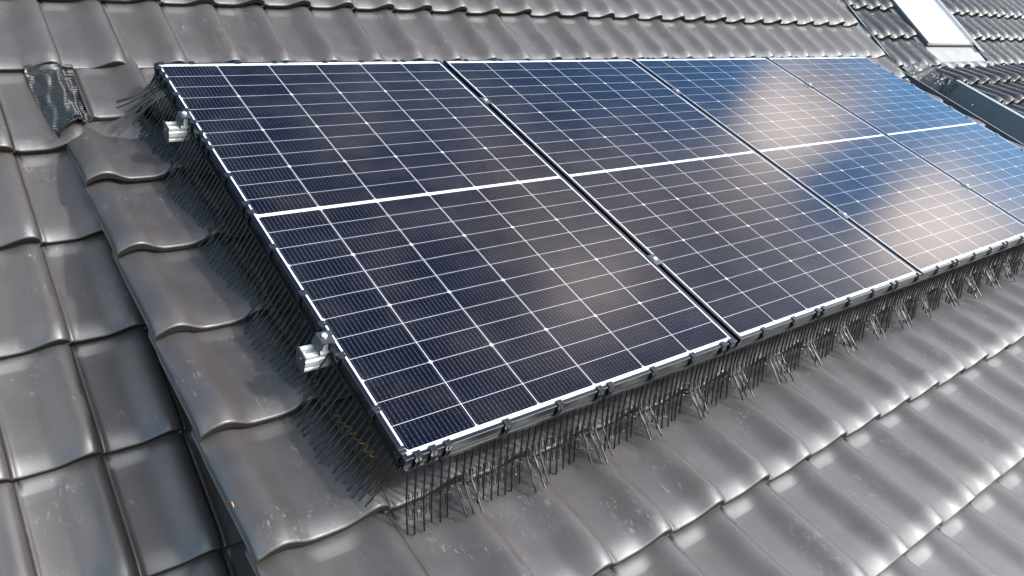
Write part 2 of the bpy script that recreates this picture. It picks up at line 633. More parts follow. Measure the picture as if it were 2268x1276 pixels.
PROF_T = np.array([-.045, -.02, 0, .018, .035, .055, .08, .12, .25, .40, .46, .52, .58, .64, .70, .76, .82, .87, .92, .955, .98, .992, 1.0, 1.004])
PROF_W = np.array([-.010, -.008, 0.0, .0060, .0070, .0045, .0015, 0, 0, .0003, .0020, .0060, .0115, .0180, .0245, .0300, .0330, .0335, .0310, .0270, .0220, .0185, .0120, .0040])
# verge tile: a roll on either side of the pan
PROF_VT = np.array([-.303, -.302, -.298, -.290, -.276, -.262, -.248, -.234, -.220, -.206, -.192, -.178, -.15, -.12, -.105, -.092, -.080, -.068, -.056, -.046, -.036, -.026, -.016, -.009, -.004, 0.0, .001])
PROF_VW = np.array([-.012, .004, .0105, .0175, .0265, .0320, .0340, .0315, .0245, .0150, .0065, .0015, 0, .0003, .0020, .0060, .0115, .0180, .0245, .0300, .0330, .0335, .0310, .0270, .0220, .0120, .0040])
RISE = 0.043
THICK = 0.013


def nose_drop(e):
    e = np.asarray(e, float)
    r = 0.004
    q = np.where(e < r, r - np.sqrt(np.maximum(r * r - (r - np.minimum(e, r)) ** 2, 0)), 0)
    return q + 0.0135 * np.clip(1 - e / 0.066, 0, 1) ** 2


def head_ramp(v):
    return 0.0085 * (1 - np.clip((np.asarray(v, float) - 0.006) / 0.034, 0, 1) ** 1.0)


def tile_field(mb, cols, rows, W_, g, O, ed, en, wb, pt=PROF_T * 1.0, pw=PROF_W, absx=False, keep=None, height=1.0, head=0.055, jit=1.0, rise=RISE):
    O, ed, en = (np.array(q, float) for q in (O, ed, en))
    ex = np.array([1.0, 0, 0])
    vs = np.array([-head, -0.004, 0.006, 0.016, 0.028, 0.038, 0.0415, 0.075, 0.15, 0.23, g - .06, g - .045, g - .032, g - .022, g - .013, g - .0065, g - .0042, g - .0025, g - .0009, g])
    prof = pw * height
    for (x0, k) in cols:
        for sn in rows:
            if keep and not keep(k, sn):
                continue
            xs = (pt if absx else pt * W_) + x0
            jr = rng.normal(0, 1, 5) * jit
            v = vs[:, None]
            tt = pt[None, :] if not absx else np.full((1, len(pt)), .3)
            pan = np.clip(1 - pw / 0.012, 0, 1)[None, :] ** .6
            if not absx:
                pan = pan * smoothstep(.06, .075, pt)[None, :]
            wv = wb + rise * v / g + prof[None, :] * (0.80 + 0.20 * np.clip(v / g, 0, 1)) + head_ramp(v) * pan - nose_drop(g - v)
            wv = wv + jr[0] * .0012 + jr[1] * .0018 * (v / g) + jr[2] * .0010 * (xs[None, :] - xs.mean()) / .2
            ss = sn - g + v + jr[3] * .0017 + 0 * xs[None, :]
            xx = xs[None, :] + jr[4] * .0009 + 0 * v
            top = O + xx[..., None] * ex + ss[..., None] * ed + wv[..., None] * en
            nv, nx = wv.shape
            # underside near the nose and a front edge, both coloured as if in shade
            low_i = [nv - 10, nv - 6, nv - 1]
            bot = []
            for i in low_i:
                if i == nv - 1:
                    wl = wv[i] - 0.0105 - 0.25 * prof
                else:
                    wl = wv[i] - THICK
                bot.append(O + xx[i][:, None] * ex + (ss[i] - .0006)[:, None] * ed + wl[:, None] * en)
            # front edge and underside are separate faces with their own crisp normals
            allv = np.concatenate([top.reshape(-1, 3)] + [top[nv - 1], bot[2], bot[2] - ed * .0004, bot[1], bot[0]])
            fs = [(i * nx + j, i * nx + j + 1, (i + 1) * nx + j + 1, (i + 1) * nx + j) for i in range(nv - 1) for j in range(nx - 1)]
            o_ = nv * nx
            n_top = len(fs)
            fs += [(o_ + j, o_ + j + 1, o_ + nx + j + 1, o_ + nx + j) for j in range(nx - 1)]
            for r_ in (2, 3):
                fs += [(o_ + r_ * nx + j, o_ + r_ * nx + j + 1, o_ + (r_ + 1) * nx + j + 1, o_ + (r_ + 1) * nx + j) for j in range(nx - 1)]
            mb.add(allv, [f[::-1] for f in fs])
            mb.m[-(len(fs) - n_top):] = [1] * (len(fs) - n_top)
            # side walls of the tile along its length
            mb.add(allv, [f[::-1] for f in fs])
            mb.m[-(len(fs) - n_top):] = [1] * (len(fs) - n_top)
            for j, sg in ((0, -1), (nx - 1, 1)):
                edge = top[:, j]
                lowe = edge - en * (0.012 if not (absx and j == 0) else 0.014)
                vv = np.concatenate([edge, lowe])
                mb.add(vv, [(i, i + 1, nv + i + 1, nv + i)[::(1 if j else -1)] for i in range(nv - 1)])
    return mb


def slope_frame(phi, z0):
    """downslope direction and outward normal of a roof phi steeper than the dormer"""
    ph = math.radians(phi)
    return np.array([0, 0, -z0]), np.array([0, -math.cos(ph), -math.sin(ph)]), np.array([0, -math.sin(ph), math.cos(ph)])


G = 0.343
TW = 0.203
D_O, D_D, D_N = np.array([0, 0, 0.]), np.array([0, -1., 0]), np.array([0, 0, 1.])
D_WB = -0.2150
PHI_M = 17.7
M_O, M_D, M_N = slope_frame(PHI_M, 0.15)
M_WB = -0.0540
MW = 0.2045

# ---- the house -------------------------------------------------------
H_OFF = (2.5, -3.0, -1.2)
house = thing("house", "house roofed in grey glazed clay tiles with a shed dormer under the solar panels", "house", H_OFF)

mb = MB()
cols = [(-0.242 + MW * k - MW, k) for k in range(-9, 28)]
rows_m = [-0.19 + G * j for j in range(-4, 9)]


def keep_m(k, sn):
    xr = -0.242 + MW * k
    if sn > 0.16 and xr > 0.0:
        return False
    if sn > 0.0 and xr > 0.05:
        return False
    return True


tile_field(mb, cols, rows_m, MW, G, M_O, M_D, M_N, M_WB, PROF_T, PROF_W, keep=keep_m)
mb.build("main_roof", (M_TILE, M_EDGE_SHADE), house, H_OFF, angle=50, recalc=False)

dorm = MB()
# cheeks and front of the dormer, set back under the verge, with underlay below the tiles
cheek_top = -0.240


def main_w(u):
    return -0.15 + u * math.tan(math.radians(PHI_M)) - 0.07


for xa, xb in ((-0.045, -0.02), (5.10, 5.16)):
    dorm.prism([(0.0, cheek_top), (-3.35, cheek_top), (-3.35, main_w(-3.35)), (0.0, main_w(0.0))], 0, xa, xb)
dorm.box((-0.045, -3.37, main_w(-3.3)), (5.16, -3.31, cheek_top - 0.002))
dormer = dorm.build("dormer", M_WOOD, house, H_OFF, smooth=False)
mb = MB()
mb.box((-0.16, -3.55, cheek_top + 0.002), (5.24, 0.10, cheek_top + 0.012))
mb.build("roof_deck", M_UNDER, dormer, H_OFF, smooth=False)

mb = MB()
rows_d = [0.388 + G * k for k in range(0, 10)]
colsd = [(TW * k, k) for k in range(0, 26)]


def keep_d(k, sn):
    return not (1 <= k <= 20 and sn > 0.5 and sn < 1.5 and False)


tile_field(mb, colsd, rows_d, TW, G, D_O, D_D, D_N, D_WB)
# course at the bend between main roof and dormer
tile_field(mb, [(TW * k, k) for k in range(-1, 26)], [0.045], TW, 0.245, D_O, D_D, D_N, D_WB + 0.0905, rise=-0.035, head=0.03)
mb.build("dormer_roof", (M_TILE, M_EDGE_SHADE), dormer, H_OFF, angle=50, recalc=False)

for sn in rows_d:
    mb = MB()
    tile_field(mb, [(0.0, 0)], [sn], TW, G, D_O, D_D, D_N, D_WB, PROF_VT, PROF_VW * .88, absx=True)
    mb.build("verge_tile", (M_TILE, M_EDGE_SHADE), dormer, H_OFF, angle=50, recalc=False)

# chipped corners showing red clay
mb = MB()
for (x, s_, w_) in ((-0.3035, 1.62, -0.168),):
    mb.box((x - .001, -s_ - .006, w_ - .004), (x + .0015, -s_ + .006, w_ + .003), .0008)
mb.build("clay_chip", M_CLAY, dormer, H_OFF)


# pleated lead patch at the head of the verge
def main_tile_h(x, s):
    k = math.floor((x + 0.242) / MW) + 1
    x0 = -0.242 + MW * k - MW
    tt = (x - x0) / MW
    p = float(np.interp(tt, PROF_T, PROF_W))
    j = math.ceil((s + 0.19) / G)
    sn = -0.19 + G * j
    v = s - (sn - G)
    return M_WB + RISE * v / G + p + float(head_ramp(v)) * (1 if p < .004 else 0)


mb = MB()
na, nb = 200, 44
P = np.zeros((na, nb, 3))
for i in range(na):
    a = i / (na - 1)
    s_ = -0.205 + a * 0.345
    xl = -0.352 + 0.012 * a + 0.02 * a * a
    xr = -0.206 - 0.006 * a - 0.105 * max(0, a - .78) / .22
    for j in range(nb):
        q = j / (nb - 1)
        x = xl + (xr - xl) * q
        h = main_tile_h(x, min(s_, 0.12)) + 0.007
        lift = 0.030 * smoothstep(.55, .95, a) * smoothstep(.30, .75, q) + 0.010 * math.exp(-((q - .62) / .16) ** 2) * (0.4 + .6 * a)
        rip = 0.0030 * math.sin(s_ * 2 * math.pi / 0.0118 + 1.2 * math.sin(q * 5))
        wr = 0.0022 * math.sin(x * 210 + 6 * a) * math.sin(s_ * 47 + 2 * q) + 0.0025 * math.sin(q * 19 + a * 9)
        hh = max(h + lift + rip + wr, -0.2) if a > 0.1 else h * .5 + (M_WB + .018) * .5 + rip
        P[i, j] = M_O + np.array([x, 0, 0]) + s_ * M_D + hh * M_N
mb.grid(P, True)
mb.build("lead_flashing", M_LEAD, dormer, H_OFF, angle=180, recalc=False)

# verge strip and walls
mb = MB()
for (x, y0, y1, y2) in ((5.305, -3.4, 0.0, 0),):
    mb.prism([(0.2, -0.125), (-3.45, -0.19), (-3.45, -0.30), (0.2, -0.25)], 0, 5.287, 5.300)
mb.build("verge_board", M_DARK_METAL, house, H_OFF, smooth=False)
mb = MB()
lo = -4.6


def wall_prism(mb, x0, x1):
    # in the vertical plane: work in world y,z and turn back into the roof frame
    def inv(y, z):
        return (y * cT + z * sT, -y * sT + z * cT)
    pts = [(-2.35, -6.55), (-2.35, -2.85), (1.25, 0.75), (4.6, -2.6), (4.6, -6.55)]
    mb.prism([inv(*p) for p in pts], 0, x0, x1)


wall_prism(mb, -2.15, 5.15)
mb.build("wall", M_WALL, house, H_OFF, smooth=False)
mb = MB()
bo, bd, bn = slope_frame(PHI_M, 0.15)
top = bo + (-1.62) * bd
back = np.array([0, math.cos(math.radians(90 - 0)), 0])
y_, z_ = top[1] * cT - top[2] * sT, top[1] * sT + top[2] * cT
ridge = []
for dy, dz in ((0, 0.06), (3.4, -3.3), (3.4, -3.4), (0, -0.06)):
    yy, zz = y_ + dy, z_ + dz
    ridge.append((yy * cT + zz * sT, -yy * sT + zz * cT))
mb.prism(ridge, 0, -2.2, 5.28)
mb.build("rear_roof", M_TILE, house, H_OFF, smooth=False)

# ---- the neighbouring house -------------------------------------------
NB_OFF = (7.5, -3.0, -1.4)
nb_house = thing("neighbouring_house", "next-door house with narrow dark tiles, a white roof window and its own dormer", "house", NB_OFF)
PHI_N = 18.5
N_O, N_D, N_N = slope_frame(PHI_N, 0.22)
NWD, NG = 0.2155, 0.333
N_T = np.array([-.03, 0, .03, .08, .14, .20, .26, .33, .40, .46, .50, .55, .60, .66, .72, .78, .84, .89, .93, .96, .985, 1.0])
N_W = np.array([0, .004, .009, .012, .009, .003, 0, 0, .002, .006, .011, .019, .028, .036, .041, .043, .042, .038, .032, .024, .014, .003])
N_WB = -0.065
mb = MB()
ncols = [(5.63 + NWD * k - NWD, k) for k in range(0, 22)]
nrows = [-0.17 + NG * j for j in range(-5, 3)]
WX0, WX1 = 6.300, 7.17


def keep_n(k, sn):
    xr = 5.63 + NWD * k
    if sn > 0:
        return k == 0
    if 6.30 < xr < 7.40 and sn > -1.9 + NG:
        return False
    return True


tile_field(mb, ncols, nrows, NWD, NG, N_O, N_D, N_N, N_WB, N_T, N_W, keep=keep_n)
mb.build("main_roof", (M_TILE_NB, M_EDGE_SHADE), nb_house, NB_OFF, angle=50, recalc=False)
# underlay below the neighbour's tiles
mb = MB()
a = N_O + 0.6 * N_D - 0.075 * N_N
b = N_O - 1.9 * N_D - 0.075 * N_N
mb.prism([(a[1], a[2]), (b[1], b[2]), (b[1], b[2] - .02), (a[1], a[2] - .02)], 0, 5.31, 10.2)
mb.build("roof_deck", M_UNDER, nb_house, NB_OFF, smooth=False)


def npt(x, s, h):
    return N_O + np.array([x, 0, 0]) + s * N_D + h * N_N


def slab(mb, x0, x1, s0, s1, h0, h1):
    vs = [npt(x, s, h) for h in (h0, h1) for s in (s0, s1) for x in (x0, x1)]
    return mb.add(vs, [(0, 1, 3, 2), (4, 6, 7, 5), (0, 4, 5, 1), (2, 3, 7, 6), (0, 2, 6, 4), (1, 5, 7, 3)])


# coated gutter strip between the two roofs
mb = MB()
slab(mb, 5.302, 5.545, -1.9, 0.62, -0.060, -0.030)
slab(mb, 5.530, 5.547, -1.9, 0.62, -0.030, -0.012)
mb.build("valley_flashing", M_DARK_METAL, nb_house, NB_OFF, smooth=False)

# roof window
WS1, WS0 = -0.405, -1.55   # lower and upper end on the slope
hz = 0.012
mb = MB()
slab(mb, WX0 + .012, WX0 + .075, WS0, WS1, -0.02, hz + 0.004)
slab(mb, WX1 - .035, WX1, WS0, WS1, -0.02, hz + 0.004)
slab(mb, WX0 + .075, WX1 - .035, WS1 - .058, WS1, -0.02, hz)
slab(mb, WX0 + .075, WX1 - .035, WS0, WS0 + .09, -0.02, hz)
window = mb.build("roof_window", M_WINFRAME, nb_house, NB_OFF, smooth=False)
tag(window, "grey clad roof window with a white pane")
mb = MB()
slab(mb, WX0 + .075, WX1 - .035, WS0 + .09, WS1 - .058, 0.0, hz - 0.006)
mb.build("glass", M_GLASS, window, NB_OFF, smooth=False)
mb = MB()
slab(mb, WX0 + .075, WX1 - .035, WS1 - .0665, WS1 - .060, 0.0, hz + .003)
slab(mb, WX0 + .004, WX0 + .010, WS0, WS1, hz + .004, hz + .008)
slab(mb, WX1 - .026, WX1 - .020, WS0, WS1, hz + .004, hz + .008)
mb.build("gasket", M_DARK_METAL, window, NB_OFF, smooth=False)
mb = MB()
slab(mb, WX0 - .01, WX1 + .01, WS1 + .001, WS1 + .016, -0.05, hz - .004)
slab(mb, WX0 - .002, WX0 + .011, WS0, WS1, -0.05, hz - .003)
slab(mb, WX0 - .085, WX0 - .002, WS0, WS1 + .03, -0.055, -0.020)
slab(mb, WX1 + .002, WX1 + .19, WS0, WS1 + .08, -0.055, -0.012)
slab(mb, WX1 + .05, WX1 + .10, WS0, WS1 + .08, -0.012, 0.008)
mb.build("side_flashing", M_DARK_METAL, window, NB_OFF, smooth=False)
mb = MB()
slab(mb, WX0 - .02, WX1 + .06, WS1 + .021, WS1 + .190, -0.055, -0.016)
mb.build("apron", M_APRON, window, NB_OFF, smooth=False)

# dormer of the neighbour
ND_Z = -0.142
mb = MB()
mb.prism([(0.24, ND_Z - .1), (-3.2, ND_Z - .1), (-3.2, -1.25), (0.24, -0.2)], 0, 5.99, 6.05)
nd = mb.build("dormer", M_WOOD, nb_house, NB_OFF, smooth=False)
mb = MB()
mb.box((5.95, -3.3, ND_Z - .085), (10.2, 0.30, ND_Z - .078))
mb.build("roof_deck", M_UNDER, nd, NB_OFF, smooth=False)
mb = MB()
ndrows = [0.143 + 0.318 * j for j in range(0, 9)]
ndcols = [(5.942 + NWD * k - NWD, k) for k in range(1, 20)]
tile_field(mb, ndcols, ndrows, NWD, 0.318, D_O, D_D, D_N, ND_Z - .069, N_T, N_W)
sel = N_T > 0.42
tile_field(mb, [(5.942 - NWD, 0)], ndrows, NWD, 0.318, D_O, D_D, D_N, ND_Z - .069, N_T[sel], N_W[sel])
mb.build("dormer_roof", (M_TILE_NB, M_EDGE_SHADE), nd, NB_OFF, angle=50, recalc=False)
# pleated apron dressed over the tile heads below the window
mb = MB()
xs = np.linspace(6.0, 7.32, 120)
Pq = np.zeros((7, len(xs), 3))
for i in range(7):
    a = i / 6
    for j, x in enumerate(xs):
        tt = ((x - 5.942) / NWD) % 1.0
        hgt = float(np.interp(tt, N_T, N_W))
        A = npt(x, WS1 + .188, -0.018)
        Bq = np.array([x, 0.150 - .012 * math.sin(x * 40) * a, ND_Z - .069 + hgt + .005])
        q = A * (1 - a) + Bq * a
        q[2] += .004 * math.sin(a * math.pi)
        Pq[i, j] = q
mb.grid(Pq, True)
mb.build("pleated_apron", M_DARK_METAL, nd, NB_OFF, angle=180, recalc=False)
# metal bargeboard down the dormer's near edge
mb = MB()
mb.prism([(-0.19, ND_Z + .030), (-3.3, ND_Z + .030), (-3.3, ND_Z - .34), (-0.19, ND_Z - .34)], 0, 5.770, 5.785)
mb.prism([(-0.19, ND_Z + .034), (-3.3, ND_Z + .034), (-3.3, ND_Z + .030), (-0.19, ND_Z + .030)], 0, 5.768, 5.822)
board = mb.build("bargeboard", M_GREY_METAL, nd, NB_OFF, smooth=False)
mb = MB()
for yy in (0.40,):
    mb.lathe([(0.006, 0), (0.006, -.003), (0.003, -.006), (0.0005, -.006)], (5.770, -yy, ND_Z - .06), axis=0, seg=10)
mb.build("screw", M_BOLT, board, NB_OFF)
# weathered lead sheet dressed over the start of that edge
mb = MB()
na, nb_ = 50, 24
P = np.zeros((na, nb_, 3))
for i in range(na):
    a = i / (na - 1)
    y = -0.175 + a * 0.40
    A = np.array([5.865 - 0.085 * smoothstep(.1, .8, a) + .006 * math.sin(a * 37), -y, ND_Z + 0.012 + .004 * math.sin(a * 23) + .02 * smoothstep(.5, 1, a)])
    mw_ = -0.22 - y * math.tan(math.radians(PHI_N))
    A[2] = min(A[2], mw_ + .012 + max(0, a) * .6)
    Bq = np.array([5.665 + 0.085 * smoothstep(.35, 1, a) + .010 * math.sin(a * 19), -y - .02 * math.sin(a * 11), mw_ - .035 - .03 * a])
    for j in range(nb_):
        q = j / (nb_ - 1)
        c = A * (1 - q) + Bq * q
        c = c + np.array([-.012, 0, .012]) * math.sin(q * math.pi) + np.array([0, 0, 1]) * .003 * math.sin(a * 31 + q * 9) * q
        if a > .93:
            c[1] -= .014 * math.sin(q * 13) * (a - .93) / .07
        P[i, j] = c
mb.grid(P)
mb.build("lead_flashing", M_LEAD_OLD, nd, NB_OFF, angle=180, recalc=False)
mb = MB()
wall_prism(mb, 5.45, 10.4)
wallo = mb.build("wall", M_WALL, nb_house, NB_OFF, smooth=False)
for vtx in wallo.data.vertices:
    vtx.co.z -= 0.25
mb = MB()
mb.prism([(p[0], p[1] - .06) for p in ridge], 0, 5.35, 10.3)
mb.build("rear_roof", M_TILE_NB, nb_house, NB_OFF, smooth=False)

# ---- solar panels ------------------------------------------------------
FT = 0.030
LIP = 0.011


def make_panel():
    r = thing("solar_panel", "", "solar panel", (0, -PH, 0), "solar panels in a row on the dormer roof")
    off = (0, 0, 0)
    # frame: outer ring with a narrow top lip (local: x right, y up the slope, z out)
    prof = [(0.0, -FT), (0.0, -0.0012), (0.0012, 0.0), (LIP - .0008, 0.0), (LIP, -0.0008), (LIP, -0.0030), (0.0022, -0.0030), (0.0022, -FT + .002), (0.018, -FT + .002), (0.018, -FT)]
    mb = MB()
    corners = [(0, 0, 1, 1), (PW, 0, -1, 1), (PW, PH, -1, -1), (0, PH, 1, -1)]
    n = len(prof)
    vs = []
    for (cx, cy, sx, sy) in corners:
        for (d, z) in prof:
            vs.append((cx + sx * d, cy + sy * d, z))
    fs = []
    for c in range(4):
        c2 = (c + 1) % 4
        for i in range(n):
            j = (i + 1) % n
            fs.append((c * n + i, c2 * n + i, c2 * n + j, c * n + j))
    mb.add(vs, fs)
    mb.build("frame", M_FRAME, r, off, smooth=True, angle=30)
    mb = MB()
    mb.box((0.003, 0.003, -0.0066), (PW - 0.003, PH - 0.003, -0.0016))
    mb.build("laminate", M_PV, r, off, smooth=False)
    return r


panel = make_panel()
PL = ["solar panel at the left end of the row, beside the sticking-out rail ends",
      "second solar panel from the left, blue in its top half and grey below",
      "third solar panel from the left, mirroring a cream cloud and blue sky",
      "solar panel at the right end of the row, mirroring blue sky beside the grey bargeboard"]
panels = [panel]
for k in range(4):
    p = panel if k == 0 else dup(panel, (k * (PW + GAP), -PH, 0))
    p['label'] = PL[k]
    if k:
        panels.append(p)
ROWX = 4 * PW + 3 * GAP

# ---- rails ---------------------------------------------------------------
RAILS = (0.344, 1.375)


def rail_poly(yc):
    # cross section (u, w) of a slotted rail, top at the frame's underside
    h0, h1 = -FT - 0.0005, -FT - 0.046
    a = 0.0195
    p = [(-a, h0), (-a, h0 - .007), (-a + .004, h0 - .010), (-a + .004, h0 - .013), (-a - .001, h0 - .016), (-a - .001, h0 - .030), (-a + .006, h0 - .032), (-a + .006, h0 - .037), (-a - .002, h0 - .039), (-a - .002, h1)]
    q = [(-x, z) for x, z in p][::-1]
    slot = [(a - .012, h0), (a - .012, h0 - .012), (-a + .012, h0 - .012), (-a + .012, h0)]
    return [(x - yc, z) for x, z in p + q + slot]


for yc, lab in zip(RAILS, ("upper silver aluminium rail under the panels, its cut end showing near the top left corner",
                           "lower silver aluminium rail under the panels, its end sticking out above the yellow cable")):
    pos = (-0.060, -yc, -0.076)
    r = thing("mounting_rail", lab, "rail", pos, "mounting rails under the solar panels")
    mb = MB()
    mb.prism(rail_poly(yc), 0, -0.060, ROWX + 0.06)
    mb.build("rail_profile", M_ALU, r, pos, smooth=False)
    mb = MB()
    mb.box((-0.065, -yc - .0235, -FT - .052), (-0.0602, -yc + .0215, -FT + .003), .0012)
    cap = mb.build("end_cap", M_BLACK_ANOD, r, pos)
    mb = MB()
    mb.lathe([(0.0028, 0), (0.0028, -.0012), (0.0005, -.0014)], (-0.0651, -yc - .006, -FT - .012), axis=0, seg=10)
    mb.build("hole", M_BOLT, cap, pos)


# ---- clamps ----------------------------------------------------------------
def bolt(mb, c, r=0.0075):
    mb.lathe([(r, 0), (r, .0045), (r * .85, .006), (r * .5, .0062), (r * .42, .003), (0.0003, .003)], c, seg=18)
    mb.lathe([(r * .7, 0), (r * .7, -.010), (0.0003, -.010)], c, seg=12)


def end_clamp(x, yc, sgn, label):
    """plate over the frame lip with a slanted skirt down to the rail"""
    pos = (x, -yc, -FT)
    r = thing("end_clamp", label, "clamp", pos, "end clamps at the ends of the rails")
    t = 0.0035
    sx = lambda v: x + sgn * v
    prof = [(0.010, .0040), (0.010, .0005), (-.0195, .0005), (-.0265, -.0185), (-.0235, -.0330), (-.0270, -.0345), (-.0305, -.0190), (-.0225, .0040)]
    mb = MB()
    poly = [(sx(a), b_) for a, b_ in prof]
    # extrude along the slope direction
    n = len(poly)
    vs = [(a, -yc - .0205, b_) for a, b_ in poly] + [(a, -yc + .0205, b_) for a, b_ in poly]
    fs = [tuple(range(n)), tuple(range(2 * n - 1, n - 1, -1))] + [(i, (i + 1) % n, n + (i + 1) % n, n + i) for i in range(n)]
    mb.add(vs, fs)
    mb.build("bracket", M_BLACK_ANOD, r, pos, smooth=False)
    mb = MB()
    bolt(mb, (sx(-.008), -yc + .004, .0042))
    mb.build("bolt", M_BOLT, r, pos)
    mb = MB()
    mb.box((min(sx(-.0145), sx(-.0015)), -yc - .012, -FT - .0005), (max(sx(-.0145), sx(-.0015)), -yc + .012, .0003), .0006)
    mb.build("spacer_block", M_ALU, r, pos)
    return r


end_clamp(0, RAILS[0], 1, "black end clamp on the upper rail at the left panel's edge, bolt facing up")
end_clamp(0, RAILS[1], 1, "black end clamp on the lower rail at the left edge, skirt hanging over silver")
end_clamp(ROWX, RAILS[0], -1, "small end clamp on the upper rail at the far right edge of the panel row")
end_clamp(ROWX, RAILS[1], -1, "end clamp on the lower rail at the far right end of the panels")


def mid_clamp():
    r = thing("mid_clamp", "", "clamp", (0, 0, 0), "mid clamps in the gaps between panels")
    mb = MB()
    mb.box((-.0180, -.024, .0003), (.0180, .024, .0040), .0008)
    mb.box((-.0065, -.022, -.0295), (.0065, .022, .0002))
    mb.build("bracket", M_BLACK_ANOD, r, (0, 0, 0))
    mb = MB()
    bolt(mb, (0, 0, .0042))
    mb.build("bolt", M_BOLT, r, (0, 0, 0))
    return r


mc = mid_clamp()
first = True
for k in range(3):
    for yc, wh in zip(RAILS, ("upper", "lower")):
        x = (k + 1) * PW + k * GAP + GAP / 2
        o = mc if first else dup(mc, (x, -yc, 0))
        if first:
            o.location = W((x, -yc, 0))
            first = False
        o['label'] = "mid clamp with a silver bolt between the %s, on the %s rail" % (("first and second panels", "second and third panels", "third and fourth panels")[k], wh)


# ---- bird guards --------------------------------------------------------------
def dormer_h(x, y):
    """height w of the tile surface under (x, y downslope)"""
    if x < 0:
        p = float(np.interp(x, PROF_VT, PROF_VW))
        tt = .3
    else:
        k = math.floor(x / TW)
        tt = x / TW - k
        p = float(np.interp(tt, PROF_T, PROF_W))
    j = max(0, math.ceil((y - 0.388) / G))
    sn = 0.388 + G * j
    v = y - (sn - G)
    w = D_WB + RISE * v / G + p * (.8 + .2 * min(1, v / G))
    if p < .005:
        w += float(head_ramp(v))
    return w


SL = 0.174       # free length of a spine
SPC = 0.0205
ordinal = ["first", "second", "third", "fourth", "fifth", "sixth", "seventh", "eighth", "ninth", "tenth", "last"]


def spine_path(base, out, lean=0.0, length=SL, n=18, flop=0.0, bow=10.0, knee=(0.0, 1.0)):
    """points of a flexible spine: it hangs down and outward, bends at the knee and stops on the tiles"""
    st = length / (n - 1)
    side = np.array([out[1], -out[0], 0.0])
    pts = [np.array(base, float)]
    for i in range(1, n):
        f = i / (n - 1)
        a = math.radians(15 + lean + bow * float(smoothstep(*knee, f)))
        d = np.array([out[0] * math.sin(a), out[1] * math.sin(a), -math.cos(a)]) + side * flop * f
        d /= np.linalg.norm(d)
        p = pts[-1] + d * st
        if p[2] < dormer_h(p[0], -p[1]) + 0.0024:
            if f > .55:
                break
            p[2] = dormer_h(p[0], -p[1]) + 0.0024
        pts.append(p)
    P = np.array(pts)
    # even spacing along whatever length is left
    q = np.linspace(0, len(P) - 1, n)
    i0 = np.minimum(q.astype(int), len(P) - 2)
    return P[i0] * (1 - q + i0)[:, None] + P[i0 + 1] * (q - i0)[:, None]


def samp(P, l):
    t = l * (len(P) - 1)
    i = min(int(t), len(P) - 2)
    return P[i] * (1 - t + i) + P[i + 1] * (t - i)


def clip_mesh(c, ax, out):
    """clip hooked over the frame: two ridges on the lip, a cheek and two legs. c on frame's top edge"""
    ax = np.array([*ax, 0.0])
    out = np.array([*out, 0.0])
    up_ = np.array([0, 0, 1.0])
    mb = MB()

    def bx(a0, a1, o0, o1, w0, w1):
        vs = [c + ax * a + out * o + up_ * w for w in (w0, w1) for o in (o0, o1) for a in (a0, a1)]
        mb.add(vs, [(0, 1, 3, 2), (4, 6, 7, 5), (0, 4, 5, 1), (2, 3, 7, 6), (0, 2, 6, 4), (1, 5, 7, 3)])
    for s in (-1, 1):
        a0, a1 = (-.0085, -.0012) if s < 0 else (.0012, .0085)
        bx(a0, a1, -.0135, .0030, .0002, .0034)
        bx(a0, a1, .0004, .0030, -.0100, .0002)
        bx(a0, a1, .0030, .0075, -.0120, -.0085)
        # legs slanting back down under the frame
        b0, b1 = (-.0075, -.0022) if s < 0 else (.0022, .0075)
        vs = []
        for (o, w) in ((.0075, -.0085), (.0035, -.0085), (-.002, -.062), (.0015, -.062)):
            for a in (b0, b1):
                vs.append(c + ax * a + out * o + up_ * w)
        mb.add(vs, [(0, 1, 3, 2), (2, 3, 5, 4), (4, 5, 7, 6), (6, 7, 1, 0), (0, 2, 4, 6), (1, 7, 5, 3)])
    bx(-.0012, .0012, -.0125, .0025, .0002, .0022)
    return mb


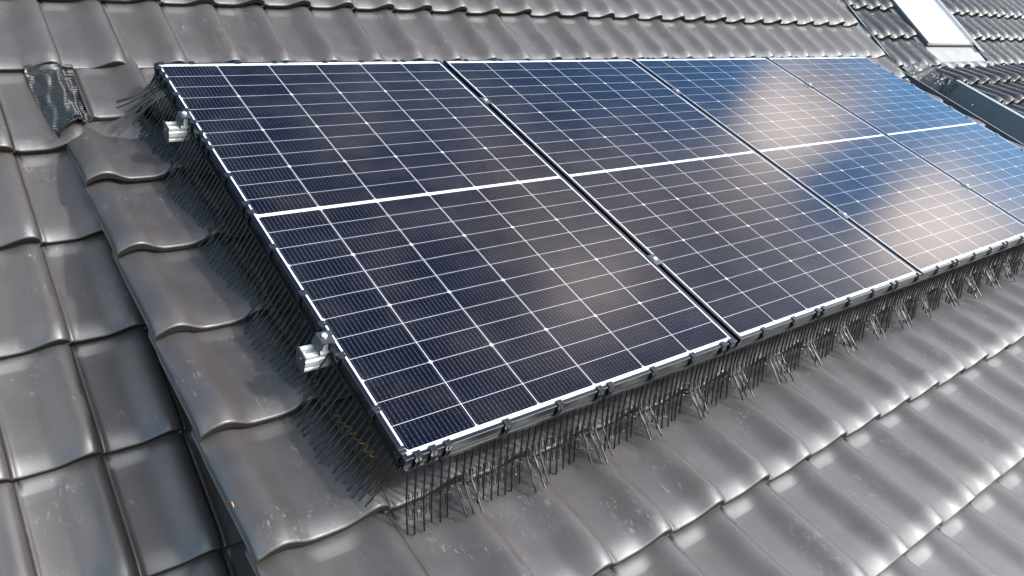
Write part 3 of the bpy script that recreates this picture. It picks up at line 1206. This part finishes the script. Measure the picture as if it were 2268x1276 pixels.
def bird_guard(edge, a, b, clips, label, spines=True, zrows=((.42, .055), (.70, .055)), first_skip=0, seed=0):
    """one comb strip along an edge from a to b (m along the edge)"""
    rr = random.Random(seed)
    if edge == 'bottom':
        P0 = lambda t: np.array([t, -PH, 0.0]); ax, outd = (1, 0), (0, -1)
    elif edge == 'left':
        P0 = lambda t: np.array([0.0, -t, 0.0]); ax, outd = (0, -1), (-1, 0)
    elif edge == 'top':
        P0 = lambda t: np.array([t, 0.0, 0.0]); ax, outd = (1, 0), (0, 1)
    else:
        P0 = lambda t: np.array([ROWX, -t, 0.0]); ax, outd = (0, -1), (1, 0)
    pos = P0((a + b) / 2) + np.array([0, 0, -FT])
    r = thing("bird_guard", label, "bird guard", pos, "comb strips of black spines closing the gap under the panels")
    axv, ov = np.array([*ax, 0.0]), np.array([*outd, 0.0])
    mb = MB()
    A, B_ = P0(a + .003), P0(b - .003)
    c0, c1 = A + ov * .0005 + np.array([0, 0, -FT - .012]), B_ + ov * .0055 + np.array([0, 0, -FT - .001])
    mb.box(np.minimum(c0, c1), np.maximum(c0, c1))
    n = max(2, int(round((b - a) / SPC)))
    paths = []
    for i in range(n):
        t = a + (i + .5) * (b - a) / n
        base = P0(t) + ov * .003 + np.array([0, 0, -FT - .004])
        if spines:
            if edge == 'bottom':
                tt = (t / TW) % 1.0
                if .64 < tt < .97:      # pushed out by the rolls
                    p = spine_path(base, outd, rr.gauss(0, 1.2), SL * rr.uniform(.97, 1.05), flop=rr.gauss(0, .03), bow=rr.uniform(38, 48), knee=(.36, .64))
                else:
                    p = spine_path(base, outd, rr.gauss(0, .9), SL * rr.uniform(1.01, 1.08), flop=rr.gauss(0, .015), bow=10)
            else:
                p = spine_path(base, outd, rr.gauss(9, .8), SL * rr.uniform(1.0, 1.06), flop=rr.gauss(0, .01), bow=10)
        else:
            p = np.array([base + ov * .012 * q - np.array([0, 0, .075 * q]) for q in np.linspace(0, 1, 5)])
        paths.append(p)
        mb.tube(p, .0025, 6)
    mb.build("spines", M_PLASTIC, r, pos, angle=60)
    if spines:
        mb = MB()
        for (l0, amp) in zrows:
            pts = []
            for i in range(n - 1):
                for (s, o) in ((0.0, -1), (.17, -1), (.225, -.93), (.25, -.75), (.29, .75), (.315, .93), (.36, 1), (.64, 1), (.685, .93), (.71, .75), (.75, -.75), (.775, -.93), (.83, -1)):
                    l = min(.985, l0 + o * amp)
                    q = samp(paths[i], l) * (1 - s) + samp(paths[i + 1], l) * s
                    hq = dormer_h(q[0], -q[1]) + .0016
                    q = np.array([q[0], q[1], max(q[2], hq)])
                    pts.append(q)
            mb.tube(pts, .0012, 4)
        mb.build("zigzag_web", M_PLASTIC, r, pos, angle=80)
    for t in clips:
        clip_mesh(P0(t), ax, outd).build("clip", M_CLIP, r, pos, smooth=False)
    return r


# bottom edge: half-metre strips, a short cut piece at the corner
bots = [(0.0, 0.090, (.032, .071))]
e = 0.090
while e < ROWX - .02:
    f = min(e + .5, ROWX)
    cl = [c for c in (e + .019, e + .182, e + .345, e + .481) if c < f - .01]
    bots.append((e, f, cl))
    e = f
for i, (a, b, cl) in enumerate(bots):
    if i == 0:
        lab = "short cut bird guard strip at the near bottom corner of the panel row"
    else:
        lab = "black bird guard strip along the bottom edge, %s full strip right of the near corner" % ordinal[i - 1]
    bird_guard('bottom', a, b, cl, lab, seed=i, zrows=((.46, .085), (.70, .085)))
lefts = [(0.012, 0.056, (.034,), "short bird guard strip with splayed spines at the panels' top left corner"),
         (0.056, 0.512, (.076, .116, .212, .314, .383, .446, .492), "bird guard strip on the left edge around the upper rail end"),
         (0.512, 0.843, (.531, .68, .822), "bird guard strip on the left edge halfway between the two rail ends"),
         (0.843, 1.345, (.863, 1.019, 1.211, 1.328), "bird guard strip on the left edge just above the lower rail end"),
         (1.345, 1.758, (1.363, 1.438, 1.614, 1.735), "bird guard strip on the left edge below the lower rail end, over the yellow cable")]
for i, (a, b, cl, lab) in enumerate(lefts):
    bird_guard('left', a, b, cl, lab, seed=40 + i, zrows=((.42, .06), (.72, .065)))
# loose spines bundled at the top left corner
tops = [(0.0, .43, (.021, .121, .277, .414))]
e = .433
while e < ROWX - .02:
    f = min(e + .5, ROWX)
    tops.append((e, f, [c for c in (e + .02, e + .178, e + .333, e + .483) if c < f - .008]))
    e = f
for i, (a, b, cl) in enumerate(tops):
    bird_guard('top', a, b, cl, "bird guard clips on the top edge of the panels, %s strip from the left corner" % ordinal[i], spines=False, seed=70 + i)
rights = [(0.0, .42, (.13, .24, .40)), (.42, .90, (.51, .69, .81, .88)), (.90, 1.4, (1.02, 1.19, 1.33)), (1.4, 1.76, (1.5, 1.62))]
for i, (a, b, cl) in enumerate(rights):
    bird_guard('right', a, b, cl, "bird guard clips on the right edge of the panels, %s strip from the top" % ordinal[i], spines=False, seed=90 + i)

# ---- tangled spines at the top left corner -----------------------------------
mb = MB()
r_ = random.Random(5)
for k in range(11):
    y0 = 0.02 + .013 * k
    s0 = np.array([-0.004, -y0, -FT - .006])
    tip = np.array([-.130 - .006 * (k % 4) + .002 * k, -.045 - .016 * k + r_.uniform(-.006, .006), -0.118 + r_.uniform(-.004, .010)])
    mid = np.array([-.045 + r_.uniform(-.008, .008), -.06 - .009 * k, -0.085 + .004 * k])
    pts = [(1 - q) ** 2 * s0 + 2 * q * (1 - q) * mid + q * q * tip for q in np.linspace(0, 1, 14)]
    pts = [np.array([p[0], p[1], max(p[2], -.152)]) for p in pts]
    mb.tube(pts, .0022, 6)
tg = mb.build("spine_bundle", M_PLASTIC, None, (-0.06, -.12, -.12))
tag(tg, "bundle of bent black spines splayed out at the top left corner of the panels", "bird guard", "comb strips of black spines closing the gap under the panels")

# ---- cable -----------------------------------------------------------------------
mb = MB()
pts = []
for i in range(90):
    q = i / 89
    y = 1.455 + .165 * q
    x = .016 + .022 * q + .008 * math.sin(q * 46)
    pts.append((x, -y, dormer_h(max(x, .001), y) + .006 + .004 * math.sin(q * 30)))
mb.tube(pts, .0013, 6)
cb = mb.build("cable", M_CABLE, None, (.025, -1.53, -.17))
tag(cb, "thin yellow cable lying crumpled on the tiles behind the spines by the near corner", "cable")

# ---- ground ------------------------------------------------------------------------
mb = MB()
n = 40
xs = np.linspace(-600, 600, n)
P = np.zeros((n, n, 3))
for i in range(n):
    for j in range(n):
        P[i, j] = (xs[i], xs[j], 0.0)
mb.grid(P, True)
g = mb.build("ground", M_GROUND, None, (0, 0, 0), raw=True, recalc=False)
tag(g, kind="structure")
